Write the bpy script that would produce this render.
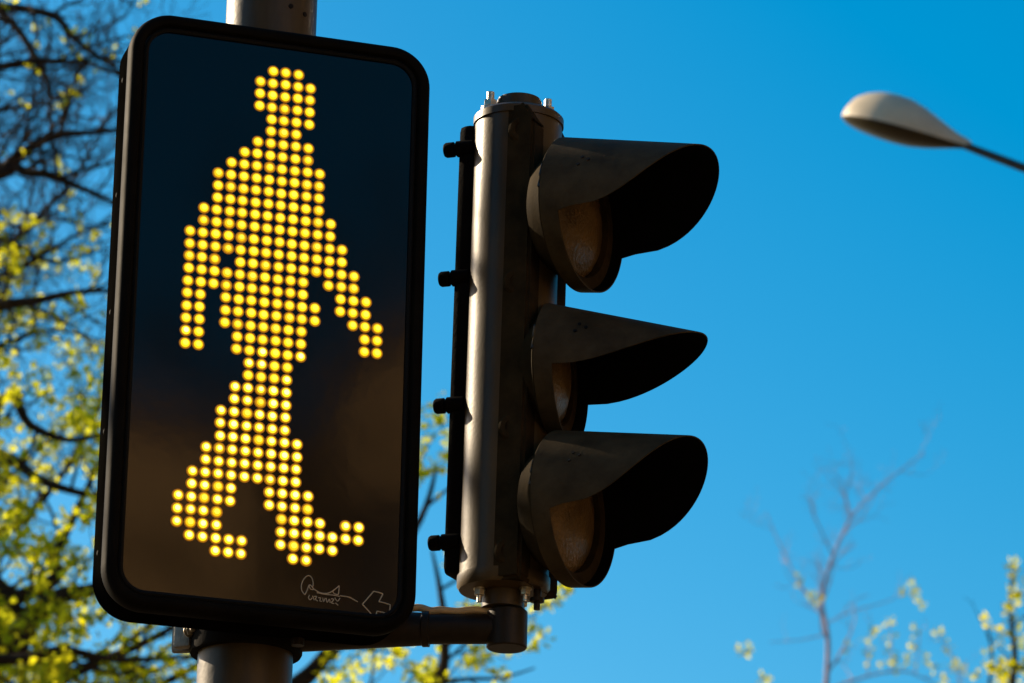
import bpy, bmesh, math, random
from mathutils import Vector, Matrix

for o in list(bpy.data.objects):
    bpy.data.objects.remove(o, do_unlink=True)
C = bpy.context.scene.collection
R = math.radians
PI = math.pi

# ---------------------------------------------------------------- camera, sky, sun, exposure
F, TH, RO = 4300.0, R(19.076), R(1.165)
CAM = Vector((0, -6.172, 1.6))
fw = Vector((0, math.cos(TH), math.sin(TH)))
up0 = Vector((0, -math.sin(TH), math.cos(TH)))
rt0 = Vector((1, 0, 0))
RT = rt0 * math.cos(RO) + up0 * math.sin(RO)
UP = -rt0 * math.sin(RO) + up0 * math.cos(RO)
cd = bpy.data.cameras.new('camera')
cam = bpy.data.objects.new('camera', cd)
C.objects.link(cam)
cam.matrix_world = Matrix(((RT.x, UP.x, -fw.x, CAM.x), (RT.y, UP.y, -fw.y, CAM.y), (RT.z, UP.z, -fw.z, CAM.z), (0, 0, 0, 1)))
cd.sensor_width = 36
cd.lens = F / 1024 * 36
cd.clip_start, cd.clip_end = 0.1, 3000
cd.dof.use_dof = True
cd.dof.focus_distance = 6.6
cd.dof.aperture_fstop = 10.5
bpy.context.scene.camera = cam

SUN_AZ, SUN_EL = R(35), R(26)
sdir = Vector((-math.cos(SUN_AZ) * math.cos(SUN_EL), math.sin(SUN_AZ) * math.cos(SUN_EL), math.sin(SUN_EL)))
w = bpy.data.worlds.new('World')
bpy.context.scene.world = w
w.use_nodes = True
nt = w.node_tree
nt.nodes.clear()
sky = nt.nodes.new('ShaderNodeTexSky')
sky.sky_type = 'NISHITA'
sky.sun_disc = False
sky.sun_elevation = SUN_EL
sky.sun_rotation = math.atan2(sdir.x, sdir.y)
sky.air_density, sky.dust_density, sky.ozone_density = 1.0, 1.0, 2.2
hs = nt.nodes.new('ShaderNodeHueSaturation')
hs.inputs['Saturation'].default_value = 1.67
hs.inputs['Hue'].default_value = 0.484
bg = nt.nodes.new('ShaderNodeBackground')
bg.inputs['Strength'].default_value = 0.078
wo = nt.nodes.new('ShaderNodeOutputWorld')
nt.links.new(sky.outputs[0], hs.inputs['Color'])
nt.links.new(hs.outputs[0], bg.inputs['Color'])
nt.links.new(bg.outputs[0], wo.inputs['Surface'])

sl = bpy.data.lights.new('sun', 'SUN')
sl.energy, sl.angle, sl.color = 5.0, R(0.53), (1.0, 0.80, 0.55)
so = bpy.data.objects.new('sun', sl)
C.objects.link(so)
so.rotation_euler = sdir.to_track_quat('Z', 'Y').to_euler()
vs = bpy.context.scene.view_settings
bpy.context.scene.display_settings.display_device = 'sRGB'
vs.view_transform, vs.look, vs.exposure, vs.gamma = 'Standard', 'None', 0.95, 1.0
vs.use_curve_mapping = False


# ---------------------------------------------------------------- helpers
def at(px, py, y):
    """the point of the place seen at picture position (px, py), y metres beyond the sign"""
    d = fw + RT * ((px - 512) / F) + UP * ((341.5 - py) / F)
    return CAM + d * ((y - CAM.y) / d.y)


def mat(name, col, rough=0.5, metal=0.0, spec=0.5, bump=0.0, bscale=60, var=0.0, vscale=8, ior=1.5, dirt=None, coat=0.0, vstretch=None):
    m = bpy.data.materials.new(name)
    m.use_nodes = True
    n, l = m.node_tree.nodes, m.node_tree.links
    b = n['Principled BSDF']
    b.inputs['Base Color'].default_value = (*col, 1)
    b.inputs['Roughness'].default_value = rough
    b.inputs['Metallic'].default_value = metal
    b.inputs['IOR'].default_value = ior
    b.inputs['Specular IOR Level'].default_value = spec
    b.inputs['Coat Weight'].default_value = coat
    b.inputs['Coat Roughness'].default_value = 0.2
    tc = n.new('ShaderNodeTexCoord')
    src = tc.outputs['Object']
    if vstretch:
        mp = n.new('ShaderNodeMapping')
        mp.inputs['Scale'].default_value = vstretch
        l.new(src, mp.inputs['Vector'])
        vsrc = mp.outputs[0]
    else:
        vsrc = src
    if var:
        no = n.new('ShaderNodeTexNoise')
        no.inputs['Scale'].default_value = vscale
        no.inputs['Detail'].default_value = 6
        no.inputs['Roughness'].default_value = 0.65
        l.new(vsrc, no.inputs['Vector'])
        rp = n.new('ShaderNodeValToRGB')
        rp.color_ramp.elements[0].position = 0.32
        rp.color_ramp.elements[1].position = 0.7
        d = dirt or [c * (1 - var) for c in col]
        rp.color_ramp.elements[0].color = (*d, 1)
        rp.color_ramp.elements[1].color = (*[min(1, c * (1 + var)) for c in col], 1)
        l.new(no.outputs['Fac'], rp.inputs['Fac'])
        l.new(rp.outputs['Color'], b.inputs['Base Color'])
        mr = n.new('ShaderNodeMapRange')
        mr.inputs['To Min'].default_value = max(0.02, rough - 0.1)
        mr.inputs['To Max'].default_value = min(1, rough + 0.14)
        l.new(no.outputs['Fac'], mr.inputs['Value'])
        l.new(mr.outputs[0], b.inputs['Roughness'])
    if bump:
        n2 = n.new('ShaderNodeTexNoise')
        n2.inputs['Scale'].default_value = bscale
        n2.inputs['Detail'].default_value = 4
        l.new(src, n2.inputs['Vector'])
        bp = n.new('ShaderNodeBump')
        bp.inputs['Strength'].default_value = bump
        bp.inputs['Distance'].default_value = 0.01
        l.new(n2.outputs['Fac'], bp.inputs['Height'])
        l.new(bp.outputs[0], b.inputs['Normal'])
    return m


def emit(name, col, st):
    m = bpy.data.materials.new(name)
    m.use_nodes = True
    b = m.node_tree.nodes['Principled BSDF']
    b.inputs['Base Color'].default_value = (0.3, 0.15, 0.01, 1)
    b.inputs['Emission Color'].default_value = (*col, 1)
    b.inputs['Emission Strength'].default_value = st
    return m


def leafmat(name, col, trans):
    m = bpy.data.materials.new(name)
    m.use_nodes = True
    n, l = m.node_tree.nodes, m.node_tree.links
    n.clear()
    out = n.new('ShaderNodeOutputMaterial')
    mix = n.new('ShaderNodeMixShader')
    mix.inputs[0].default_value = 0.68
    d = n.new('ShaderNodeBsdfDiffuse')
    t = n.new('ShaderNodeBsdfTranslucent')
    geo = n.new('ShaderNodeNewGeometry')
    for sh, c in ((d, col), (t, trans)):
        rp = n.new('ShaderNodeValToRGB')
        rp.color_ramp.elements[0].color = (c[0] * 0.6, c[1] * 0.72, c[2], 1)
        rp.color_ramp.elements[1].color = (min(1, c[0] * 1.25), min(1, c[1] * 1.15), c[2] * 1.2, 1)
        l.new(geo.outputs['Random Per Island'], rp.inputs['Fac'])
        l.new(rp.outputs['Color'], sh.inputs['Color'])
    l.new(d.outputs[0], mix.inputs[1])
    l.new(t.outputs[0], mix.inputs[2])
    l.new(mix.outputs[0], out.inputs['Surface'])
    return m


def obj(name, bm, m, parent=None, smooth=None, loc=None, rotz=None):
    bmesh.ops.recalc_face_normals(bm, faces=bm.faces[:])
    me = bpy.data.meshes.new(name)
    bm.to_mesh(me)
    bm.free()
    for mm in (m if isinstance(m, (list, tuple)) else [m]):
        me.materials.append(mm)
    o = bpy.data.objects.new(name, me)
    C.objects.link(o)
    if parent:
        o.parent = parent
    if loc is not None:
        o.location = loc
    if rotz is not None:
        o.rotation_euler = (0, 0, rotz)
    if smooth is not None:
        me.polygons.foreach_set('use_smooth', [True] * len(me.polygons))
        try:
            me.set_sharp_from_angle(angle=R(smooth))
        except Exception:
            pass
    return o


def tag(o, label=None, cat=None, group=None, kind=None):
    if label: o['label'] = label
    if cat: o['category'] = cat
    if group: o['group'] = group
    if kind: o['kind'] = kind
    return o


def thing(name, label, cat, loc=(0, 0, 0), rotz=0, group=None):
    o = bpy.data.objects.new(name, None)
    o.empty_display_size = 0.1
    C.objects.link(o)
    o.location = loc
    o.rotation_euler = (0, 0, rotz)
    return tag(o, label, cat, group)


def bridge(bm, a, b):
    n = len(a)
    return [bm.faces.new((a[i], a[(i + 1) % n], b[(i + 1) % n], b[i])) for i in range(n)]


def lathe(bm, prof, M=None, seg=40, cap0=True, cap1=True):
    """prof: (radius, height) pairs round the local Z axis, placed by M"""
    M = M or Matrix.Identity(4)
    rings = []
    for r, h in prof:
        rings.append([bm.verts.new(M @ Vector((r * math.cos(2 * PI * k / seg), r * math.sin(2 * PI * k / seg), h))) for k in range(seg)])
    for a, b in zip(rings, rings[1:]):
        bridge(bm, a, b)
    if cap0: bm.faces.new(rings[0])
    if cap1: bm.faces.new(rings[-1])
    return rings


def axis(p, d):
    """matrix whose Z axis runs along d from p"""
    q = Vector(d).to_track_quat('Z', 'Y')
    return Matrix.Translation(p) @ q.to_matrix().to_4x4()


def rod(bm, p, q, r0, r1=None, seg=20, bev=0.0):
    p, q = Vector(p), Vector(q)
    r1 = r0 if r1 is None else r1
    L = (q - p).length
    pr = [(r0 - bev, 0), (r0, bev), (r1, L - bev), (r1 - bev, L)] if bev else [(r0, 0), (r1, L)]
    lathe(bm, pr, axis(p, q - p), seg)


def boxm(bm, size, M, bev=0.003):
    t = bmesh.new()
    bmesh.ops.create_cube(t, size=1)
    for v in t.verts:
        v.co = Vector((v.co.x * size[0], v.co.y * size[1], v.co.z * size[2]))
    if bev:
        bmesh.ops.bevel(t, geom=t.edges[:], offset=bev, segments=2, profile=0.6, affect='EDGES')
    t.transform(M)
    me = bpy.data.meshes.new('tmp')
    t.to_mesh(me)
    t.free()
    bm.from_mesh(me)
    bpy.data.meshes.remove(me)


def hexbolt(bm, p, d, r, h, shank=None):
    M = axis(p, d)
    lathe(bm, [(r * 1.25, 0), (r * 1.25, h * 0.2)], M, 20)
    lathe(bm, [(r, h * 0.2 + 0.0002), (r, h), (r * 0.8, h * 1.08)], M, 6)
    if shank:
        lathe(bm, [(r * 0.5, h * 1.08), (r * 0.5, h * 1.08 + shank)], M, 12)


def rrect(wd, ht, rad, n=10):
    pts = []
    for cx, cz, a0 in ((wd / 2 - rad, ht / 2 - rad, 0), (-wd / 2 + rad, ht / 2 - rad, 90), (-wd / 2 + rad, -ht / 2 + rad, 180), (wd / 2 - rad, -ht / 2 + rad, 270)):
        for k in range(n + 1):
            a = R(a0 + 90 * k / n)
            pts.append((cx + rad * math.cos(a), cz + rad * math.sin(a)))
    return pts


def loft_rr(bm, wd, ht, rad, sections, cap0=False, cap1=False, n=10):
    rings = []
    for ins, y in sections:
        rings.append([bm.verts.new((x, y, z)) for x, z in rrect(wd - 2 * ins, ht - 2 * ins, max(0.004, rad - ins), n)])
    for a, b in zip(rings, rings[1:]):
        bridge(bm, a, b)
    if cap0: bm.faces.new(rings[0])
    if cap1: bm.faces.new(rings[-1])


def tube(bm, pts, rad, seg=6, cap=True):
    """tapered tube along a polyline; rad is a list"""
    pts = [Vector(p) for p in pts]
    rings = []
    nrm = None
    for i, p in enumerate(pts):
        t = (pts[min(i + 1, len(pts) - 1)] - pts[max(i - 1, 0)])
        if t.length < 1e-9: t = Vector((0, 0, 1))
        t.normalize()
        if nrm is None:
            nrm = t.orthogonal().normalized()
        nrm = (nrm - t * nrm.dot(t))
        nrm = nrm.normalized() if nrm.length > 1e-6 else t.orthogonal().normalized()
        bn = t.cross(nrm)
        rings.append([bm.verts.new(p + (nrm * math.cos(2 * PI * k / seg) + bn * math.sin(2 * PI * k / seg)) * rad[i]) for k in range(seg)])
    for a, b in zip(rings, rings[1:]):
        bridge(bm, a, b)
    if cap:
        bm.faces.new(rings[0])
        bm.faces.new(rings[-1])


def smooth_path(pts, n=4):
    pts = [Vector(p) for p in pts]
    out = []
    for i in range(len(pts) - 1):
        p0, p1, p2, p3 = pts[max(i - 1, 0)], pts[i], pts[i + 1], pts[min(i + 2, len(pts) - 1)]
        for k in range(n):
            t = k / n
            out.append(0.5 * ((2 * p1) + (p2 - p0) * t + (2 * p0 - 5 * p1 + 4 * p2 - p3) * t * t + (3 * p1 - p0 - 3 * p2 + p3) * t ** 3))
    out.append(pts[-1])
    return out


# ---------------------------------------------------------------- materials
M_black = mat('black_plastic', (0.0065, 0.0056, 0.0044), 0.6, spec=0.025, bump=0.03, bscale=300, var=0.35, vscale=14)
M_case = mat('black_painted_case', (0.0035, 0.0032, 0.0028), 0.9, spec=0.0, bump=0.04, bscale=220, var=0.4, vscale=9)
M_gasket = mat('rubber_gasket', (0.004, 0.004, 0.004), 0.6, spec=0.15, bump=0.03)
M_screen = mat('dark_acrylic', (0.004, 0.0038, 0.0034), 0.07, ior=1.5, spec=0.26, bump=0.02, bscale=7)
M_pole = mat('weathered_steel', (0.056, 0.040, 0.020), 0.40, spec=0.26, bump=0.05, bscale=90, var=0.4, vscale=16, vstretch=(1, 1, 0.25))
M_body = mat('brown_painted_housing', (0.066, 0.043, 0.017), 0.38, spec=0.34, bump=0.03, bscale=160, var=0.5, vscale=9, vstretch=(1, 1, 0.22))
M_dark = mat('dark_painted_housing', (0.032, 0.022, 0.0105), 0.8, spec=0.03, bump=0.05, bscale=160, var=0.4, vscale=18)
M_visor = mat('visor_paint', (0.054, 0.039, 0.021), 0.65, spec=0.06, bump=0.04, bscale=200, var=0.4, vscale=14)
M_visor_in = mat('matt_black_visor_lining', (0.003, 0.003, 0.003), 0.9, spec=0.05)
M_lens = mat('smoked_lens', (0.13, 0.082, 0.034), 0.3, spec=0.2, bump=0.3, bscale=150, var=0.45, vscale=14)
M_zinc = mat('zinc_hardware', (0.60, 0.55, 0.43), 0.32, metal=0.85, bump=0.1, bscale=300, var=0.25, vscale=60)
M_clamp = mat('galvanised_clamp', (0.20, 0.19, 0.165), 0.45, metal=0.3, bump=0.12, bscale=200, var=0.35, vscale=40)
M_latch = mat('dark_steel_latch', (0.022, 0.018, 0.013), 0.4, spec=0.3, var=0.3, vscale=40)
M_arm = mat('black_painted_arm', (0.019, 0.014, 0.009), 0.42, spec=0.22, bump=0.06, bscale=180, var=0.4, vscale=20)
M_plate = mat('black_matt_plate', (0.007, 0.006, 0.005), 0.8, spec=0.08, bump=0.06, bscale=180, var=0.4, vscale=20)
M_led = emit('amber_diode', (1.0, 0.72, 0.010), 0.635)
M_ledcore = emit('amber_diode_core', (1.0, 0.84, 0.06), 0.827)
M_ledglow = emit('amber_diode_glow_ring', (1.0, 0.46, 0.0), 0.28)  # soft glow at the dot's edge, put in as a dim emissive ring
M_led_dim = emit('amber_diode_dim', (1.0, 0.66, 0.008), 0.522)
M_led_hot = emit('amber_diode_hot', (1.0, 0.76, 0.02), 0.748)
M_core_hot = emit('amber_diode_hot_core', (1.0, 0.90, 0.30), 1.087)
M_sunlit_strip = mat('sunlit_strip_tone', (0.60, 0.47, 0.27), 0.6, var=0.2, vscale=30)  # pale tone carries the sunlight on the arm's top edge
M_ledglow2 = emit('amber_diode_outer_glow_ring', (1.0, 0.30, 0.0), 0.10)  # glow between neighbouring dots, put in as a fainter emissive ring
M_scratch = mat('scratched_marks', (0.55, 0.47, 0.34), 0.8)
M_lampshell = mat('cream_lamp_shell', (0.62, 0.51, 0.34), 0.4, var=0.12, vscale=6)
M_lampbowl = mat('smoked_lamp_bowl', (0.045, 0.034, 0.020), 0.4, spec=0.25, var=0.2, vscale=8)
M_lamppole = mat('grey_lamp_steel', (0.035, 0.032, 0.028), 0.5, spec=0.3, var=0.2)
M_bark = mat('dark_bark', (0.040, 0.029, 0.021), 0.9, spec=0.1, bump=0.5, bscale=40, var=0.4, vscale=12)
M_bark_pink = mat('pinkish_bark', (0.46, 0.29, 0.29), 0.85, bump=0.4, bscale=40, var=0.35, vscale=12)
M_leaf = leafmat('young_yellow_green_leaf', (0.50, 0.46, 0.03), (0.95, 0.85, 0.02))
M_leaf2 = leafmat('pale_green_leaf', (0.44, 0.43, 0.02), (0.62, 0.60, 0.01))
M_ground = mat('brown_paving', (0.075, 0.052, 0.028), 0.9, spec=0.1, bump=0.2, bscale=3, var=0.25, vscale=0.6)
M_wall = mat('ochre_render', (0.74, 0.46, 0.21), 0.9, bump=0.2, bscale=6, var=0.3, vscale=0.9)
M_brick = mat('brown_brick', (0.075, 0.052, 0.028), 0.9, spec=0.1, bump=0.2, bscale=10, var=0.2, vscale=2)
M_roof = mat('brown_roof_tiles', (0.20, 0.12, 0.075), 0.85, bump=0.3, bscale=20, var=0.3, vscale=3)
M_window = mat('window_glass', (0.02, 0.022, 0.025), 0.08)

# ---------------------------------------------------------------- ground
bm = bmesh.new()
s = 900
bm.faces.new([bm.verts.new(v) for v in ((-s, -s, 0), (s, -s, 0), (s, s, 0), (-s, s, 0))])
tag(obj('ground', bm, M_ground), kind='structure')

# ---------------------------------------------------------------- houses across the street, mirrored in the sign's dark face; unseen sky blockers
def house(name, label, lat0, lat1, eave, rise, dist, depth, wall, face=(0.52007, -0.85412)):
    """its front stands dist metres from the sign in direction face, between lat0 and lat1 metres to the side"""
    fx, fy = face
    ang = math.atan2(fx, -fy)
    t = thing(name, label, 'house', Vector((fx, fy, 0)) * dist + Vector((-fy, fx, 0)) * ((lat0 + lat1) / 2), ang)
    W = lat1 - lat0                                  # local x runs along the front, +y faces the sign
    bm = bmesh.new()
    pr = [(-W / 2, -0.1), (W / 2, -0.1), (W / 2, eave), (0, eave + rise), (-W / 2, eave)]
    a = [bm.verts.new((x, 0, z)) for x, z in pr]
    b = [bm.verts.new((x, -depth, z)) for x, z in pr]
    bridge(bm, a, b); bm.faces.new(a); bm.faces.new(b)
    obj('wall', bm, wall, t)
    bm = bmesh.new()
    for sg in (-1, 1):
        p = [(0, eave + rise + 0.03), (sg * (W / 2 + 0.25), eave - rise * 0.5 / W + 0.03), (sg * (W / 2 + 0.25), eave - rise * 0.5 / W + 0.2), (0, eave + rise + 0.2)]
        a = [bm.verts.new((x, 0.25, z)) for x, z in p]
        b = [bm.verts.new((x, -depth - 0.25, z)) for x, z in p]
        bridge(bm, a, b); bm.faces.new(a); bm.faces.new(b)
    obj('roof', bm, M_roof, t)
    n = max(2, int(W / 2.4))
    for fl in range(int((eave - 0.6) / 3.1)):
        for k in range(n):
            x, z = -W / 2 + W * (k + .5) / n, 1.7 + 3.1 * fl
            bm = bmesh.new()
            boxm(bm, (1.1, 0.10, 1.7), Matrix.Translation((x, 0.03, z)), 0.01)
            f = obj('window', bm, M_wall, t)
            bm = bmesh.new()
            boxm(bm, (0.9, 0.04, 1.5), Matrix.Translation((x, 0.072, z)), 0)
            obj('pane', bm, M_window, f)


house('townhouse', 'ochre gabled townhouse across the street, mirrored low in the dark sign face', -9.6, -0.02, 12.9, 1.2, 30, 9, M_wall)
house('townhouse', 'taller ochre townhouse across the street, mirrored at the right of the dark sign face', 0.36, 8.5, 14.1, 3.2, 31, 9, M_wall)
bm = bmesh.new()
boxm(bm, (0.75, 0.10, 1.9), Matrix.Translation((-3.62, 0.03, 12.1)), 0.01)
h2 = [o for o in C.objects if o.name.startswith('townhouse')][-1]
f = obj('window', bm, M_roof, h2)
bm = bmesh.new()
boxm(bm, (0.6, 0.04, 1.7), Matrix.Translation((-3.62, 0.072, 12.1)), 0)
obj('pane', bm, M_window, f)
house('sky_blocker_house', 'unseen tall brown brick house added on the right to block blue sky light', -11, 12, 19, 3, 15, 10, M_brick, (1, 0))  # added out of view: cuts the sky fill, bounces warm light
house('sky_blocker_house', 'unseen tall brown brick house added behind the viewer to block blue sky light', -14, 6, 19, 3, 21, 10, M_brick, (-0.25, -0.968))  # second unseen house, added to darken the shade side

# ---------------------------------------------------------------- sign box with the walking figure
PS = R(17.36)
BO = Vector((-0.3592, 0, 3.7672))
BU = Vector((math.cos(PS), math.sin(PS), 0))
BN = Vector((math.sin(PS), -math.cos(PS), 0))
sign = thing('walk_signal', 'black pedestrian signal box showing a yellow dotted walking figure', 'walk signal', BO, PS)
CX, CZ = -0.007, -0.006
OW, OH, ORAD = 0.476, 0.946, 0.062
bm = bmesh.new()
loft_rr(bm, OW, OH, ORAD, [(0.020, 0.100), (0.008, 0.0985), (0.002, 0.093), (0.0, 0.085), (0.0, 0.034), (0.003, 0.029), (0.010, 0.0285)], cap0=True, cap1=True, n=14)
bm.transform(Matrix.Translation((CX, 0, CZ)))
case = obj('housing', bm, M_case, sign, 40)
bm = bmesh.new()
loft_rr(bm, OW + 0.004, OH + 0.004, ORAD + 0.002, [(0.006, 0.025), (0.001, 0.023), (0.0, 0.018), (0.0, 0.002), (0.002, -0.006), (0.007, -0.011), (0.013, -0.012), (0.018, -0.010), (0.0205, -0.005), (0.021, 0.003)], n=14)
bm.transform(Matrix.Translation((CX, 0, CZ)))
frame = obj('front_frame', bm, M_black, sign, 40)
bm = bmesh.new()
loft_rr(bm, OW, OH, ORAD, [(0.0195, 0.0005), (0.0195, -0.0035), (0.0225, -0.005), (0.0265, -0.003), (0.0265, 0.0005)], n=14)
bm.transform(Matrix.Translation((CX, 0, CZ)))
obj('gasket', bm, M_gasket, frame, 40)
for k in range(5):   # screws along the side seam
    bm = bmesh.new()
    M = axis((CX - OW / 2 + 0.001, 0.055, CZ + 0.38 - 0.19 * k), (-1, 0, 0))
    lathe(bm, [(0.004, 0), (0.004, 0.0015), (0.003, 0.0022)], M, 14)
    obj('side_screw', bm, M_plate, case, 30)
bm = bmesh.new()
bm.faces.new([bm.verts.new((x + CX, 0.0, z + CZ)) for x, z in rrect(OW - 0.036, OH - 0.036, ORAD - 0.018, 14)])
screen = obj('screen', bm, M_screen, sign)

ROWS = {0: '1-3', 1: '0-4', 2: '0-4', 3: '0-4', 4: '1-4', 5: '1-3', 6: '0-4', 7: '-1-4', 8: '-2-5', 9: '-3-5', 10: '-3-5', 11: '-3-5', 12: '-4-6', 13: '-4-6', 14: '-5-7',
        15: '-5-7', 16: '-5--3 -1-8', 17: '-5-4 6-8', 18: '-5--3 -2-4 7-9', 19: '-5--4 -2-5 7-9', 20: '-5--4 -2-5 8-10', 21: '-5--4 -2-4 9-10', 22: '-5--4 -1-4 9-10', 23: '-5--4 -1-4',
        24: '0-3', 25: '0-3', 26: '-1-3', 27: '-1-3', 28: '-2-3', 29: '-2-3', 30: '-2-4', 31: '-3-4', 32: '-3-4', 33: '-4-4', 34: '-4--1 2-5', 35: '-5--1 2-5', 36: '-5--2 3-6 8-9',
        37: '-5--2 3-9', 38: '-4-0 3-7', 39: '-2-0 4-5'}
import re
bm = bmesh.new()
rnd = random.Random(3)
for r, spec in ROWS.items():
    for a, b in re.findall(r'(-?\d+)-(-?\d+)', spec):
        for c in range(int(a), int(b) + 1):
            u, z = (c - 2) * 0.02, (20 - r) * 0.02
            u += rnd.uniform(-.0004, .0004); z += rnd.uniform(-.0004, .0004)
            k = rnd.uniform(.93, 1.03) if rnd.random() > .05 else .82
            M = Matrix.Translation((u, -0.0004, z)) @ Matrix.Rotation(PI / 2, 4, 'X')
            hot = {0: 4} if rnd.random() < .10 else ({0: 5, 1: 6} if r > 24 + rnd.uniform(-3, 3) else {})
            for mi, prof in ((3, [(0.0098, 0), (0.0081, 0.0003)]), (2, [(0.0081, 0.0004), (0.0069 * k, 0.0009)]),
                             (0, [(0.0069 * k, 0.0010), (0.0062 * k, 0.0024), (0.0042 * k, 0.0036)]), (1, [(0.0042 * k, 0.0036), (0.0014 * k, 0.0042)])):
                n0 = len(bm.faces)
                lathe(bm, prof, M, 14, cap0=False, cap1=(mi == 1))
                bm.faces.ensure_lookup_table()
                for i in range(n0, len(bm.faces)): bm.faces[i].material_index = hot.get(mi, mi)
obj('walking_figure', bm, [M_led, M_ledcore, M_ledglow, M_ledglow2, M_led_dim, M_led_hot, M_core_hot], sign, 60)


def scr(px, py):
    d = fw + RT * ((px - 512) / F) + UP * ((341.5 - py) / F)
    t = (BO - CAM).dot(BN) / d.dot(BN)
    p = CAM + d * t - BO
    return Vector((p.dot(BU), -0.0004, p.z))


def zp(l):   # strokes read off an enlargement of the sign's lower right corner
    return [scr(280 + x * 140 / 1024, 550 + y * 140 / 1024) for x, y in l]


bm = bmesh.new()
strokes = [[(182, 328), (160, 300), (155, 262), (168, 222), (190, 195), (212, 188), (232, 205), (242, 240), (240, 268)],
           [(182, 328), (200, 290), (212, 258), (228, 262), (245, 285), (268, 300)], [(212, 258), (222, 285), (245, 290)], [(245, 285), (290, 312), (340, 318), (385, 300), (432, 262)],
           [(432, 262), (430, 300), (424, 325), (395, 318), (385, 300)], [(268, 312), (330, 325), (385, 330), (436, 340)], [(440, 335), (500, 345), (535, 362), (568, 380)],
           [(215, 330), (208, 350), (220, 365), (235, 350)], [(238, 335), (250, 368)], [(250, 340), (268, 342), (258, 360), (276, 374)], [(280, 350), (296, 352), (290, 372), (306, 376)],
           [(312, 350), (318, 378), (330, 352)], [(338, 352), (344, 384), (360, 360), (366, 388)], [(372, 358), (392, 362), (376, 386), (396, 392)], [(400, 350), (420, 375), (438, 352)], [(405, 388), (425, 404)]]
for s_ in strokes:
    p = smooth_path(zp(s_), 4)
    tube(bm, p, [0.0008] * len(p), 5)
obj('scratched_scribble', bm, M_scratch, screen)
bm = bmesh.new()
arrow = [(602, 398), (684, 303), (752, 322), (722, 378), (806, 402), (796, 470), (708, 448), (694, 505), (602, 398)]
for a, b in zip(arrow, arrow[1:]):
    p = zp([a, ((a[0] + b[0]) / 2 + 2, (a[1] + b[1]) / 2 - 2), b])
    tube(bm, p, [0.0009] * 3, 5)
obj('scratched_arrow', bm, M_scratch, screen)

# ---------------------------------------------------------------- pole with clamp and arm
YP = 0.185
pc = (at(198, 650, YP) + at(293, 659, YP)) / 2
PX = pc.x
PRAD = (at(293, 659, YP) - at(198, 650, YP)).x / 2
pole = thing('signal_pole', 'round grey brown steel pole carrying the walk signal and a short side arm', 'pole', (PX, YP, 0))
bm = bmesh.new()
lathe(bm, [(PRAD, 0), (PRAD, 5.6), (PRAD - 0.004, 5.604)], None, 64)
obj('shaft', bm, M_pole, pole, 40)
bm = bmesh.new()
lathe(bm, [(PRAD + 0.12, 0.004), (PRAD + 0.12, 0.02), (PRAD + 0.02, 0.024), (PRAD + 0.012, 0.10), (PRAD + 0.001, 0.102)], None, 48, cap0=False, cap1=False)
obj('base_plate', bm, M_pole, pole, 30)
bm = bmesh.new()   # small drilled plugs near the top
for a, dz in ((-62, 0), (-40, -0.012)):
    d = Vector((math.cos(R(a)), math.sin(R(a)), 0))
    q = at(286 if a < -50 else 309, 4 if a < -50 else 8, YP - PRAD)
    lathe(bm, [(0.0042, -0.003), (0.0042, 0.0012)], axis(Vector((0, 0, q.z)) + d * PRAD, d), 12)
obj('plug', bm, M_gasket, pole, 30)

YL = 0.15
ZA = at(460, 628, YL).z
ZC = at(245, 640, YP).z
bm = bmesh.new()
lathe(bm, [(PRAD + 0.001, -0.024), (PRAD + 0.012, -0.024), (PRAD + 0.014, -0.020), (PRAD + 0.014, 0.045), (PRAD + 0.001, 0.047)], Matrix.Translation((0, 0, ZC)), 48, cap0=False, cap1=False)
clamp = obj('clamp', bm, M_plate, pole, 30)
bm = bmesh.new()
boxm(bm, (0.030, 0.020, 0.062), Matrix.Translation((-PRAD - 0.020, -0.016, ZC + 0.012)) @ Matrix.Rotation(R(-28), 4, 'Z'), 0.004)
boxm(bm, (0.030, 0.014, 0.062), Matrix.Translation((-PRAD - 0.026, 0.012, ZC + 0.012)) @ Matrix.Rotation(R(-12), 4, 'Z'), 0.004)
obj('clamp_lug', bm, M_clamp, clamp, 30)
bm = bmesh.new()
hexbolt(bm, (-PRAD - 0.012, -0.030, ZC + 0.004), (0.45, -1, 0), 0.008, 0.007, 0.008)
obj('bolt', bm, M_zinc, clamp, 30)
bm = bmesh.new()   # dark saddle under the sign and the bolt hanging from it
boxm(bm, (0.155, 0.05, 0.055), Matrix.Translation((0.03, -0.092, ZC + 0.028)), 0.006)
lathe(bm, [(0.010, -0.030), (0.010, -0.002), (0.014, 0.0)], Matrix.Translation((0.083, -0.085, ZC)), 12)
obj('saddle', bm, M_arm, pole, 30)
bm = bmesh.new()
ax_bot = at(505, 600, YL)
ex = ax_bot.x - PX
x430 = at(430, 628, YL).x - PX
def armc(xx): return Vector((xx, (YL - YP) * xx / ex, ZA))
d = (armc(ex) - armc(0)).normalized()
lathe(bm, [(0.036, PRAD * 0.7), (0.034, PRAD + 0.02), (0.0255, x430 - 0.012), (0.0275, x430 - 0.010), (0.0275, x430), (0.023, x430 + 0.001)], axis(armc(0), d), 32)
arm = obj('arm_collar', bm, M_arm, pole, 30)
bm = bmesh.new()
rod(bm, armc(x430 - 0.01), armc(ex), 0.0232, seg=32)
obj('arm_tube', bm, M_arm, pole, 40)
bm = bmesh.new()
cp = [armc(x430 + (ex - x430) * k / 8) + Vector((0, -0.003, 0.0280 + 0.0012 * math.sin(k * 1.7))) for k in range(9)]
tube(bm, smooth_path([armc(x430 - 0.06) + Vector((0, 0.004, 0.030)), armc(x430 - 0.02) + Vector((0, 0, 0.034))] + cp, 4), [0.0060] * 41, 10)
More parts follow.
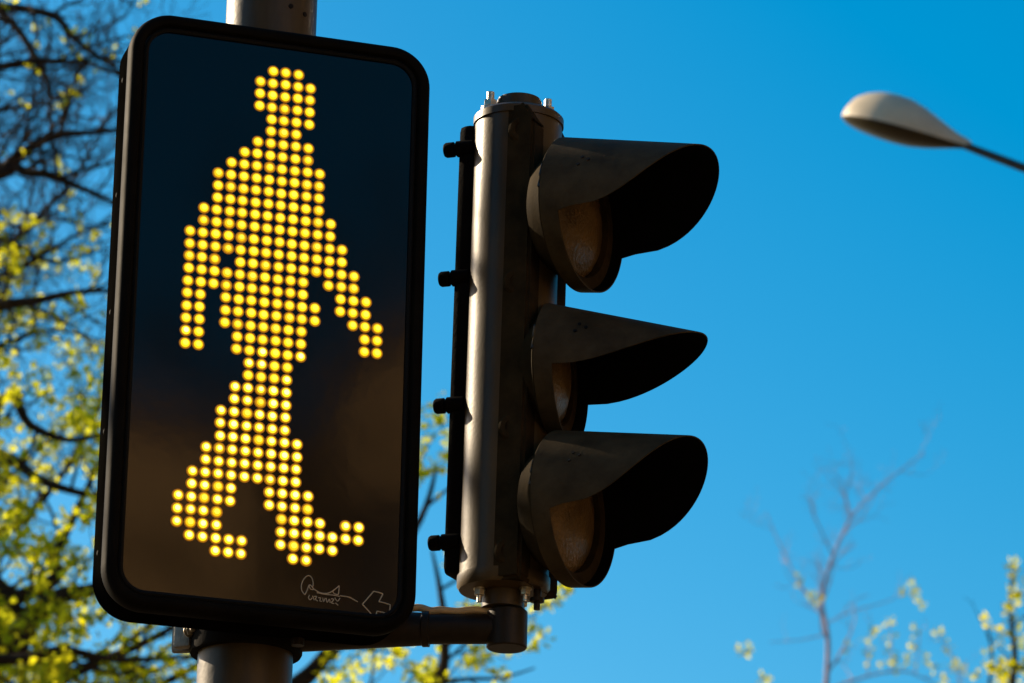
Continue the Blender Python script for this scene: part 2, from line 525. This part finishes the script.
obj('sunlit_strip', bm, M_sunlit_strip, arm, 60)  # pale tube added as the sunlit strip along the arm's top
bm = bmesh.new()
zt, zb = at(505, 606, YL - 0.028).z, at(510, 644, YL - 0.028).z
EXO = armc(ex).copy(); EXO.z = 0
lathe(bm, [(0.010, zb + 0.0), (0.0290, zb), (0.0310, zb + 0.002), (0.0310, zt - 0.002), (0.0290, zt)], Matrix.Translation(EXO + Vector((0.004, 0, 0))), 40)
obj('elbow', bm, M_arm, pole, 40)

# ---------------------------------------------------------------- traffic light
LX = ax_bot.x - 0.003
ztop, zbot = at(521, 118, YL).z, at(506, 590, YL).z
LEAN = at(521, 104, YL).x - at(505, 600, YL).x
PH = R(27)
light = thing('traffic_light', 'dark brown three lamp traffic light with long visors seen from its side', 'traffic light', (LX, YL, zbot), -PH)
light.rotation_euler = (0, LEAN / (ztop - zbot), 0)
light.rotation_euler = (Matrix.Rotation(LEAN / (ztop - zbot), 3, 'Y') @ Matrix.Rotation(-PH, 3, 'Z')).to_euler()
HT = ztop - zbot
CR = 0.0715
# local frame: +x faces the way the lamps shine, -y is the near side
bm = bmesh.new()
prof = [(CR - 0.014, -0.004), (CR - 0.004, -0.003), (CR, 0.003), (CR, 0.018), (CR - 0.0025, 0.0185), (CR - 0.0025, HT - 0.016), (CR, HT - 0.0155), (CR, HT - 0.004), (CR - 0.004, HT), (CR - 0.012, HT + 0.001)]
lathe(bm, prof, None, 72)
body = obj('housing', bm, M_body, light, 35)
bm = bmesh.new()
pr = [(0.002, -0.003), (0.059, -0.003), (0.061, 0.0), (0.061, HT - 0.036), (0.059, HT - 0.033), (0.044, HT - 0.003), (0.002, HT - 0.003)]
sides = [[bm.verts.new((x, y, z)) for x, z in pr] for y in (-0.067, 0.067)]
bridge(bm, *sides)
bm.faces.new(sides[0]); bm.faces.new(sides[1])
bmesh.ops.bevel(bm, geom=bm.edges[:], offset=0.005, segments=3, affect='EDGES')
obj('front_spine', bm, M_dark, light, 30)
bm = bmesh.new()
boxm(bm, (0.032, 0.088, HT - 0.036), Matrix.Translation((-0.071, 0.004, HT / 2 + 0.004)), 0.012)
back = obj('back_plate', bm, M_plate, light, 30)
for py in (153, 282, 409, 546):
    zk = at(455, py, YL + 0.02).z - zbot
    bm = bmesh.new()
    lathe(bm, [(0.0125, 0.0), (0.0130, 0.028), (0.0095, 0.030), (0.0095, 0.033), (0.0122, 0.034), (0.0122, 0.046), (0.0105, 0.049)], axis((-0.060, -0.034, zk), (-1, -0.12, 0)), 36)
    obj('knob', bm, M_black, back, 40)
for py in (130, 282, 428, 552):
    zk = at(526, py, YL - 0.07).z - zbot
    bm = bmesh.new()
    dd = Vector((math.cos(R(-58)), math.sin(R(-58)), 0))
    lathe(bm, [(0.022, CR - 0.014), (0.022, CR + 0.001), (0.019, CR + 0.004), (0.012, CR + 0.0042), (0.011, CR + 0.000)], axis((0, 0, zk), dd), 28)
    obj('screw_boss', bm, M_dark, body, 30)
bm = bmesh.new()   # cap fitting on the top
lathe(bm, [(0.036, HT + 0.0012), (0.036, HT + 0.026), (0.034, HT + 0.0265), (0.034, HT + 0.030), (0.031, HT + 0.0305)], None, 40)
obj('cap_ring', bm, M_pole, light, 40)
bm = bmesh.new()   # pipe stub below
lathe(bm, [(0.0325, -0.030), (0.0325, -0.0045)], None, 40)
obj('pipe_stub', bm, M_pole, light, 40)
for a in (-128, 52):   # top bolts
    bm = bmesh.new()
    p = Vector((0.047 * math.cos(R(a + math.degrees(PH) + 90 - 128)), 0.047 * math.sin(R(a + math.degrees(PH) + 90 - 128)), HT + 0.0012))
    lathe(bm, [(0.0150, 0), (0.0150, 0.010), (0.012, 0.0125)], Matrix.Translation(p), 16)
    lathe(bm, [(0.0110, 0.0127), (0.0110, 0.022)], Matrix.Translation(p), 6)
    lathe(bm, [(0.0060, 0.0222), (0.0060, 0.036), (0.0048, 0.037)], Matrix.Translation(p), 12)
    obj('bolt', bm, M_zinc, light, 30)
for wx, wy in ((-0.036, -0.020), (0.034, -0.030), (0.030, 0.034)):   # bolts under the housing (world aligned offsets)
    bm = bmesh.new()
    v = Matrix.Rotation(PH, 3, 'Z') @ Vector((wx, wy, 0))
    M = axis(Vector((v.x, v.y, -0.004)), (0, 0, -1))
    lathe(bm, [(0.0095, 0), (0.0095, 0.003)], M, 16)
    lathe(bm, [(0.008, 0.0032), (0.008, 0.011)], M, 6)
    lathe(bm, [(0.004, 0.0112), (0.004, 0.022)], M, 10)
    obj('bolt', bm, M_zinc, light, 30)
bm = bmesh.new()   # black screw with wing nut at the front corner
v = Matrix.Rotation(PH, 3, 'Z') @ Vector((0.052, -0.02, 0))
M = axis(Vector((v.x, v.y, -0.004)), (0, 0, -1))
lathe(bm, [(0.006, 0), (0.006, 0.012), (0.011, 0.013), (0.011, 0.019), (0.005, 0.020), (0.005, 0.031)], M, 14)
obj('screw', bm, M_arm, light, 30)


def section(py, LR, twist_yaw, droop, L, inward=0.0, h0=0.20, pw=0.38):
    """one lamp: bowl, rim, lens and visor; local x along its beam"""
    zc = at(577, py, YL - 0.07).z - zbot
    S = Matrix.Translation((0, 0, zc)) @ Matrix.Rotation(twist_yaw, 4, 'Z') @ Matrix.Translation((-inward, 0, 0))
    Mx = S @ Matrix.Rotation(PI / 2, 4, 'Y')          # lathe axis along +x
    bm = bmesh.new()
    lathe(bm, [(0.050, 0.050), (LR - 0.032, 0.056), (LR - 0.018, 0.064), (LR - 0.009, 0.078), (LR, 0.094), (LR + 0.0130, 0.099), (LR + 0.0140, 0.101), (LR + 0.0140, 0.1115), (LR + 0.012, 0.1135), (LR - 0.006, 0.1135), (LR - 0.007, 0.100)], Mx, 56, cap1=False)
    bowl = obj('lamp_bowl', bm, M_dark, light, 35)
    bm = bmesh.new()
    lathe(bm, [(LR - 0.0075, 0.100), (LR * 0.85, 0.108), (LR * 0.6, 0.117), (LR * 0.3, 0.122), (0.004, 0.1235)], Mx, 56, cap0=False)
    obj('lens', bm, M_lens, bowl, 60)
    # visor: hood cut away in a sweeping curve, long on top, short below
    V = S @ Matrix.Translation((0.1, 0, 0)) @ Matrix.Rotation(droop, 4, 'Y')
    bm = bmesh.new()
    n, ms = 96, 14
    rad, th = LR + 0.0150, 0.0022
    grid_o, grid_i = [], []
    for k in range(n + 1):
        a = -PI + 2 * PI * k / n
        h = math.cos(a)
        x0 = 0.002 - h * rad * math.tan(droop)
        Lk = x0 + 0.030
        if h > -h0:
            Lk += (L - Lk) * ((h + h0) / (1 + h0)) ** pw
        co, ci = [], []
        for j in range(ms + 1):
            t = j / ms
            x = x0 + (Lk - x0) * t
            fl = 1.0 - 0.05 * x / L
            for lst, rr in ((co, rad * fl), (ci, (rad - th) * fl)):
                lst.append(bm.verts.new(V @ Vector((x, rr * math.sin(a), rr * h))))
        grid_o.append(co); grid_i.append(ci)
    for k in range(n):
        for j in range(ms):
            f1 = bm.faces.new((grid_o[k][j], grid_o[k + 1][j], grid_o[k + 1][j + 1], grid_o[k][j + 1]))
            f2 = bm.faces.new((grid_i[k][j + 1], grid_i[k + 1][j + 1], grid_i[k + 1][j], grid_i[k][j]))
            f2.material_index = 1
        bm.faces.new((grid_o[k][ms], grid_o[k + 1][ms], grid_i[k + 1][ms], grid_i[k][ms]))
        bm.faces.new((grid_o[k + 1][0], grid_o[k][0], grid_i[k][0], grid_i[k + 1][0]))
    bmesh.ops.remove_doubles(bm, verts=bm.verts[:], dist=1e-6)
    vis = obj('visor', bm, [M_visor, M_visor_in], bowl, 40)
    bm = bmesh.new()
    for dx, dz in ((0.055, 0.016), (0.068, 0.026), (0.056, 0.030)):
        p = V @ Vector((dx, -math.sqrt(max(0, (rad * .99) ** 2 - (dz + .03) ** 2)), dz + .03))
        lathe(bm, [(0.0028, -0.002), (0.0028, 0.0012)], axis(p, (S @ Matrix.Rotation(droop, 4, 'Y')).to_3x3() @ Vector((0, -1, 0.55))), 10)
    obj('rivets', bm, M_gasket, vis, 30)
    bm = bmesh.new()
    aa = R(-64)
    for dz, ln in ((0.036, 0.024), (0.012, 0.016)):
        p = S @ Vector((0.104, -math.sqrt((LR + .010) ** 2 - dz ** 2), dz))
        boxm(bm, (0.014, 0.006, ln), Matrix.Translation(p) @ Matrix.Rotation(twist_yaw, 4, 'Z') @ Matrix.Rotation(R(-20), 4, 'X'), 0.002)
    obj('latch', bm, M_latch, bowl, 30)


section(209, 0.106, 0.0, R(9.6), 0.219)
section(362, 0.090, R(10), R(13.5), 0.230, 0.034, 0.12, 0.6)
section(504, 0.105, 0.0, R(7.0), 0.211)

# ---------------------------------------------------------------- street lamp
YS = 12.0
h0, h1, a1 = at(846, 121, YS), at(966, 146, YS - 0.34), at(1024, 168, YS - 0.50)
adir = (a1 - h1).normalized()
ah = Vector((adir.x, adir.y, 0)).normalized()
foot = a1 + ah * 2.0
foot.z = 0
dirh = (h1 - h0)
HL = dirh.length
lamp = thing('street_lamp', 'cream egg shaped street lamp head on a thin dark sloping arm', 'street lamp', foot)
inv = Matrix.Translation(-foot)
ex_ = dirh.normalized()
ey_ = Vector((-ex_.y, ex_.x, 0)).normalized()
ez_ = ex_.cross(ey_)
HM = inv @ Matrix(((ex_.x, ey_.x, ez_.x, h0.x), (ex_.y, ey_.y, ez_.y, h0.y), (ex_.z, ey_.z, ez_.z, h0.z), (0, 0, 0, 1)))
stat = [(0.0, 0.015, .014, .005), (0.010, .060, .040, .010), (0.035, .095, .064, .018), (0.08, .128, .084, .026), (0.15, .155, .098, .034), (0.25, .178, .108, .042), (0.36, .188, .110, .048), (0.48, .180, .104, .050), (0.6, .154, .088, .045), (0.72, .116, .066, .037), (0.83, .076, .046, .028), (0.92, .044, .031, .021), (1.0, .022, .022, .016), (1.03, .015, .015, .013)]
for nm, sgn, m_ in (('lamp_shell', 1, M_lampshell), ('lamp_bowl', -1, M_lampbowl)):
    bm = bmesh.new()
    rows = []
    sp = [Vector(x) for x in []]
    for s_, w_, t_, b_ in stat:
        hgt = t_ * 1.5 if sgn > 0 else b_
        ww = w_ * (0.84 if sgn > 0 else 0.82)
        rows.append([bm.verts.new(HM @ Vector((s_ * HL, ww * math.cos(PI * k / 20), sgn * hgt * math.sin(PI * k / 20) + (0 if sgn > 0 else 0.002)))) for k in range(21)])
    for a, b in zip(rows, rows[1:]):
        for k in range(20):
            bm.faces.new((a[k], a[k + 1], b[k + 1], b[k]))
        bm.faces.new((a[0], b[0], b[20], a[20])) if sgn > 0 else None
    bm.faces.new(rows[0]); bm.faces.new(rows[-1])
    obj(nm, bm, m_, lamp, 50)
bm = bmesh.new()
e0 = h1 - adir * 0.02
pts = [e0, a1, a1 + adir * 1.0, Vector((foot.x, foot.y, (a1 + adir * 1.9).z)) - ah * 0.25, Vector((foot.x, foot.y, (a1 + adir * 2.6).z))]
pp = [inv @ p for p in smooth_path(pts, 6)]
tube(bm, pp, [0.017 + 0.012 * i / len(pp) for i in range(len(pp))], 14)
obj('arm', bm, M_lamppole, lamp, 60)
bm = bmesh.new()
ztop_l = pp[-1].z + 0.02
lathe(bm, [(0.085, 0.0), (0.085, 1.2), (0.06, 1.25), (0.04, ztop_l), (0.03, ztop_l + 0.02)], None, 36)
obj('post', bm, M_lamppole, lamp, 40)


# ---------------------------------------------------------------- trees
class Tree:
    def __init__(self, seed):
        self.r = random.Random(seed)
        self.bm = bmesh.new()
        self.lf = bmesh.new()

    def leaf_clump(self, p, size, n):
        r = self.r
        for _ in range(n):
            d = Vector((r.gauss(0, 1), r.gauss(0, 1), r.gauss(0.2, 1))).normalized()
            q = p + d * size * r.uniform(0.1, 0.9)
            ax = (d + Vector((r.uniform(-.6, .6), r.uniform(-.6, .6), r.uniform(-.6, .6)))).normalized()
            sd = ax.orthogonal().normalized()
            sd = (Matrix.Rotation(r.uniform(0, 2 * PI), 3, ax) @ sd)
            L = size * r.uniform(0.7, 1.2)
            W = L * r.uniform(0.28, 0.42)
            nn = ax.cross(sd) * L * 0.12
            v = [self.lf.verts.new(x) for x in (q, q + ax * L * .35 + sd * W + nn, q + ax * L * .7 + sd * W * .7 + nn, q + ax * L, q + ax * L * .7 - sd * W * .7 + nn, q + ax * L * .35 - sd * W + nn)]
            self.lf.faces.new((v[0], v[1], v[2], v[3]))
            self.lf.faces.new((v[0], v[3], v[4], v[5]))

    def branch(self, pts, r0, r1, level, leaf, spacing, clen, csize, updir=0.25, bias=None):
        r = self.r
        path = smooth_path(pts, 5) if level == 0 else pts
        n = len(path)
        tube(self.bm, path, [r0 + (r1 - r0) * i / (n - 1) for i in range(n)], 8 if level == 0 else 5)
        acc = 0.0
        nxt = r.uniform(0.2, 1) * spacing
        for i in range(1, n):
            seg = path[i] - path[i - 1]
            acc += seg.length
            rr = r0 + (r1 - r0) * i / (n - 1)
            while acc > nxt and level < 3:
                nxt += spacing * r.uniform(0.5, 1.5)
                t = seg.normalized()
                o = t.orthogonal().normalized()
                o = Matrix.Rotation(r.uniform(0, 2 * PI), 3, t) @ o
                d = (t * r.uniform(0.2, 0.9) + o * r.uniform(0.5, 1.0) + Vector((0, 0, updir)) + (bias or Vector())).normalized()
                L = clen * r.uniform(0.5, 1.3)
                cp = [path[i].copy()]
                m = 6
                for _ in range(m):
                    d = (d + Vector((r.gauss(0, .22), r.gauss(0, .22), r.gauss(0.04, .2)))).normalized()
                    cp.append(cp[-1] + d * L / m)
                cr = min(rr * 0.62, 0.004 + L * 0.012)
                self.branch(cp, cr, max(0.0016, cr * 0.35), level + 1, leaf, spacing * 0.62, clen * 0.5, csize, updir, bias)
            if level >= 1 and r.random() < leaf * (0.5 if level == 1 else 0.9) * (0.4 + 0.6 * i / n):
                self.leaf_clump(path[i] + Vector((r.gauss(0, .02), r.gauss(0, .02), r.gauss(0, .02))), csize * r.uniform(0.6, 1.25), r.randint(3, 7))

    def build(self, root, bark, leaf):
        iv = Matrix.Translation(-root.location)
        self.bm.transform(iv)
        self.lf.transform(iv)
        obj('branches', self.bm, bark, root, 60)
        me = bpy.data.meshes.new('crown')
        self.lf.to_mesh(me); self.lf.free()
        me.materials.append(leaf)
        o = bpy.data.objects.new('crown', me)
        C.objects.link(o); o.parent = root


# big tree behind, left: the trunk stands outside the frame
tx, ty = -6.4, 15.5
t1 = thing('leafing_tree', 'large tree behind the walk signal with dark bare twigs and young yellow green leaves', 'tree', (tx, ty, 0))
T = Tree(11)
bm = bmesh.new()
tr = [Vector((0, 0, -0.1)), Vector((0.05, 0, 1.5)), Vector((-0.05, 0.1, 3.2)), Vector((0.1, 0.0, 5.0)), Vector((0.05, 0, 6.4)), Vector((0.3, -.1, 8.4)), Vector((0.1, 0, 10.5))]
trp = smooth_path(tr, 6)
tube(bm, trp, [max(0.05, 0.36 * (1 - i / len(trp)) ** 0.7) + (0.14 * max(0, 1 - i / 4)) for i in range(len(trp))], 20)
obj('trunk', bm, M_bark, t1, 60)
base = Vector((tx, ty, 0))


def limb(z, pix, r0, r1, leaf, spacing=.26, clen=.55, csize=.044, pre=None, **k):
    """a limb leaving the trunk at height z and passing through the given places (px, py, y)"""
    pts = [base + Vector((0.1, 0, z))] + (pre or []) + [at(*p) for p in pix]
    T.branch(pts, r0, r1, 0, leaf, spacing, clen, csize, **k)


limb(6.4, [(-160, 700, 14.5), (0, 652, 14), (15, 644, 14), (32, 618, 14), (58, 597, 14), (98, 588, 14.1), (160, 560, 14.2), (220, 530, 14.5)], .10, .012, .75)
limb(6.0, [(-120, 560, 14.5), (0, 590, 14.3), (14, 607, 14.3), (40, 650, 14.4), (90, 690, 14.6)], .07, .012, .8)
limb(6.0, [(-100, 640, 15), (45, 586, 14.9), (55, 555, 14.9), (76, 512, 15), (110, 440, 15.1)], .06, .010, .65)
limb(7.2, [(-120, 430, 15), (0, 455, 14.6), (40, 480, 14.5), (95, 496, 14.4), (170, 505, 14.3)], .05, .008, .5)
limb(7.5, [(-100, 520, 14), (0, 400, 14), (30, 425, 14), (70, 440, 14), (120, 430, 14)], .045, .008, .3)
limb(8.5, [(-100, 330, 15.5), (0, 306, 15), (40, 300, 15), (78, 292, 15), (150, 290, 15)], .045, .008, .06, spacing=.15, clen=.6, csize=.045)
limb(9.0, [(-120, 190, 15.5), (0, 167, 15.2), (25, 172, 15.1), (50, 175, 15), (76, 186, 15), (105, 198, 15), (170, 230, 15)], .042, .008, .004, spacing=.15, clen=.6)
limb(9.0, [(-60, 190, 14.5), (10, 162, 14.5), (32, 147, 14.5), (60, 135, 14.5), (108, 131, 14.5), (180, 120, 14.4)], .045, .007, .004, spacing=.15, clen=.6)
limb(9.6, [(-120, 90, 14.2), (0, 67, 14.4), (37, 61, 14.4), (60, 62, 14.4), (92, 64, 14.4), (150, 90, 14.4)], .032, .007, .004, spacing=.15, clen=.6)
limb(10.2, [(-120, 0, 15), (0, 7, 15), (30, 10, 15), (57, 18, 15), (76, 40, 15), (100, 58, 15), (120, 72, 15), (180, 130, 15)], .034, .008, .004, spacing=.15, clen=.6)
limb(10.2, [(-80, -20, 15.6), (0, 12, 15.4), (40, 65, 15.2), (50, 95, 15.2), (52, 132, 15.2), (60, 190, 15.2)], .03, .007, .004, spacing=.15, clen=.6)
limb(7.8, [(-100, 250, 16), (0, 240, 16), (50, 262, 16), (100, 250, 16.2)], .03, .006, .02, spacing=.15, clen=.6)
limb(8.2, [(-120, 300, 17), (0, 250, 17), (40, 215, 17), (80, 170, 17), (110, 110, 17)], .03, .006, .004, spacing=.13, clen=.6)
limb(8.4, [(-120, 330, 16), (0, 280, 16), (50, 250, 16), (100, 225, 16), (160, 220, 16)], .025, .005, .006, spacing=.13, clen=.6)
limb(9.2, [(-120, 150, 17), (0, 110, 17), (40, 105, 17), (90, 85, 17)], .025, .005, .004, spacing=.13, clen=.6)
limb(7.4, [(-120, 380, 16.5), (0, 345, 16.5), (50, 330, 16.5), (100, 340, 16.5)], .025, .005, .06, spacing=.14, clen=.6)
limb(6.6, [(-120, 520, 16.5), (0, 530, 16.5), (40, 500, 16.5), (80, 450, 16.5), (110, 380, 16.5)], .03, .006, .1, spacing=.14, clen=.6)
# lower boughs that reach behind the sign and below the arm
limb(5.6, [(-140, 760, 15.2), (100, 760, 15.2), (240, 720, 15.1), (300, 682, 15), (326, 655, 15), (370, 600, 15), (420, 520, 15), (436, 470, 15)], .09, .008, .55)
limb(5.4, [(-140, 800, 14.6), (150, 790, 14.6), (300, 730, 14.7), (400, 695, 14.8), (460, 680, 14.8), (500, 678, 14.8), (535, 668, 14.8)], .03, .004, .5, spacing=.3, clen=.3, csize=.045)
limb(5.2, [(-140, 820, 15.6), (150, 800, 15.6), (330, 740, 15.5), (430, 690, 15.4), (445, 640, 15.4), (440, 590, 15.4), (432, 550, 15.4)], .07, .006, .6)
limb(5.8, [(-200, 740, 14.2), (0, 705, 14.2), (80, 670, 14.2), (150, 640, 14.2), (200, 610, 14.2)], .06, .010, .9)
limb(5.8, [(-200, 780, 15), (0, 745, 15), (110, 700, 15), (170, 680, 15), (240, 640, 15)], .06, .010, .9)
limb(5.9, [(-160, 640, 13), (0, 660, 13), (60, 650, 13), (120, 660, 13), (200, 655, 13)], .04, .008, .5)
limb(5.7, [(-160, 740, 13.2), (0, 720, 13.2), (70, 690, 13.2), (140, 685, 13.2)], .04, .008, .6)
T.build(t1, M_bark, M_leaf)

# slim tree on the right, far behind
p0 = at(826, 683, 36)
t2 = thing('slender_tree', 'slender far tree with pinkish bare top twigs and a few yellow green leaves', 'tree', (p0.x, 36, 0))
T = Tree(5)
bm = bmesh.new()
tube(bm, smooth_path([(0, 0, -0.1), (0.06, 0, 2), (-0.05, 0.05, 4.5), (0.04, 0, 7), p0 - Vector((p0.x, 36, 0))], 5), [0.14 - 0.11 * i / 20 for i in range(21)], 14)
obj('trunk', bm, M_bark_pink, t2, 60)


def tw(pix, r0, r1, leaf=0.0, spacing=.5, clen=.35, csize=.06):
    T.branch([at(*p) for p in pix], r0, r1, 0, leaf, spacing, clen, csize, updir=.35)


tw([(826, 690, 36), (828, 640, 36), (822, 600, 36), (830, 565, 36), (850, 520, 36), (880, 487, 36), (925, 452, 36)], .026, .004, spacing=.25, clen=.6)
tw([(824, 612, 36), (802, 587, 36), (780, 545, 36), (766, 512, 36)], .011, .003, spacing=.25, clen=.5)
tw([(823, 635, 36), (800, 640, 36), (770, 642, 36)], .007, .003)
tw([(852, 517, 36), (842, 490, 36), (828, 478, 36)], .008, .003, spacing=.2)
tw([(824, 625, 36.1), (850, 612, 36.1), (885, 602, 36), (905, 592, 36)], .007, .003)
for px, py in ((745, 648), (770, 682), (872, 632), (880, 668), (896, 668), (930, 668), (942, 682), (975, 678), (918, 606), (908, 592), (914, 588), (916, 596), (868, 638), (867, 650), (869, 660), (890, 640), (892, 652), (889, 622), (848, 645), (916, 632), (912, 648), (908, 662), (925, 658), (742, 652), (764, 679), (820, 601), (813, 598), (798, 580), (905, 660), (938, 636), (948, 648), (955, 664), (962, 672), (950, 670)):
    T.leaf_clump(at(px, py, 36 + T.r.uniform(-.2, .2)), .062, 7)
tw([(826, 690, 36), (850, 682, 36), (868, 676, 36), (890, 672, 36), (915, 674, 36), (960, 700, 36)], .014, .006)
tw([(868, 676, 36), (868, 650, 36), (868, 636, 36)], .006, .004)
tw([(890, 672, 36), (892, 650, 36), (889, 620, 36)], .006, .004)
tw([(915, 674, 36), (918, 650, 36), (920, 630, 36)], .006, .004)
tw([(960, 700, 36), (956, 664, 36), (937, 634, 36)], .007, .004)
T.build(t2, M_bark_pink, M_leaf2)

p1 = at(1012, 800, 22)
t3 = thing('leafy_sapling', 'yellow green young tree at the far right corner, only its leafy shoots showing', 'tree', (p1.x + .4, 22, 0))
T = Tree(8)
bm = bmesh.new()
tube(bm, smooth_path([(0, 0, -0.1), (0.03, 0, 2), (-0.04, 0.05, 4.5), p1 - Vector((p1.x + .4, 22, 0))], 5), [0.10 - 0.06 * i / 15 for i in range(16)], 14)
obj('trunk', bm, M_bark, t3, 60)
tw([(1012, 805, 22), (1008, 720, 22), (1015, 660, 22), (1010, 610, 22), (1014, 560, 22)], .035, .006)
tw([(1010, 760, 22), (990, 700, 22), (992, 660, 22), (988, 625, 22)], .018, .005, .2, csize=.06)
tw([(1010, 760, 22), (1060, 690, 22), (1050, 600, 22), (1035, 540, 22)], .018, .005, .5, csize=.06)
tw([(1010, 780, 22), (1100, 690, 22), (1130, 600, 22)], .018, .005, .6, csize=.06)
for px, py in ((1018, 580), (1020, 600), (1001, 640), (1016, 648), (992, 664), (1008, 680), (1020, 672), (1014, 565), (1012, 572), (1010, 592), (1012, 602), (1008, 612), (1014, 622), (1006, 628), (1020, 636), (988, 652), (1000, 672), (1004, 664), (994, 674), (985, 668), (1022, 655)):
    T.leaf_clump(at(px, py, 22 + T.r.uniform(-.2, .2)), .05, 8)
T.build(t3, M_bark, M_leaf2)

# bare tree left of the sign: its twigs throw the broken shade on the housing and the pole
t4 = thing('bare_tree', 'bare street tree standing left of the walk signal, outside the picture', 'tree', (-6.6, 3.2, 0))
T = Tree(21)
bm = bmesh.new()
b4 = Vector((-6.6, 3.2, 0))
tube(bm, smooth_path([(0, 0, -0.1), (0.05, 0, 2), (-0.05, 0.05, 4), (0.1, 0, 5.5), (0.0, 0, 7.5), (0.1, 0, 9)], 5), [0.20 - 0.15 * i / 25 for i in range(26)], 16)
obj('trunk', bm, M_bark, t4, 60)
for z, e, r0 in ((4.6, (3.2, -.6, .9), .04), (5.2, (3.4, 0, 1.4), .045), (5.8, (3.0, .7, 1.6), .04), (6.5, (2.6, -.8, 1.5), .035), (4.2, (2.6, .9, .7), .035), (6.0, (-2.4, .6, 1.6), .04), (5.0, (-2.2, -1.2, 1.2), .04)):
    e = Vector(e)
    T.branch([b4 + Vector((0, 0, z)), b4 + Vector((0, 0, z)) + e * .4 + Vector((0, 0, .25)), b4 + Vector((0, 0, z)) + e * .75, b4 + Vector((0, 0, z)) + e], r0, .008, 0, .05, .30, .6, .05)
T.build(t4, M_bark, M_leaf)

# street tree in front of the townhouses, mirrored as a dark trunk and dark patches low in the sign's face
wv, ev = Vector((0.52007, -0.85412, 0)), Vector((0.85412, 0.52007, 0))
b5 = wv * 17 + ev * -0.29
t5 = thing('street_tree', 'dark street tree before the ochre townhouses, mirrored low in the sign face', 'tree', b5)
T = Tree(33)
bm = bmesh.new()
tube(bm, smooth_path([(0, 0, -0.1), (0.03, 0, 2), (-0.03, 0.05, 5), (0.0, 0, 8.5), (0.03, 0, 9.6)], 5), [0.16 - 0.10 * i / 20 for i in range(21)], 16)
obj('trunk', bm, M_bark, t5, 60)
for z, lat, up, r0 in ((8.6, 1.1, .9, .05), (9.0, -.9, .7, .045), (9.3, .7, 1.1, .045), (9.5, -.1, 1.0, .05), (8.2, 1.7, 1.0, .05), (8.0, -1.8, .8, .05)):
    p = b5 + Vector((0, 0, z))
    T.branch([p, p + ev * lat * .4 + Vector((0, 0, up * .5)), p + ev * lat * .8 + wv * .2 + Vector((0, 0, up * .8)), p + ev * lat + Vector((0, 0, up))], r0, .01, 0, .10, .22, .5, .07)
T.build(t5, M_bark, leafmat('dark_green_leaf', (0.05, 0.06, 0.015), (0.06, 0.07, 0.01)))
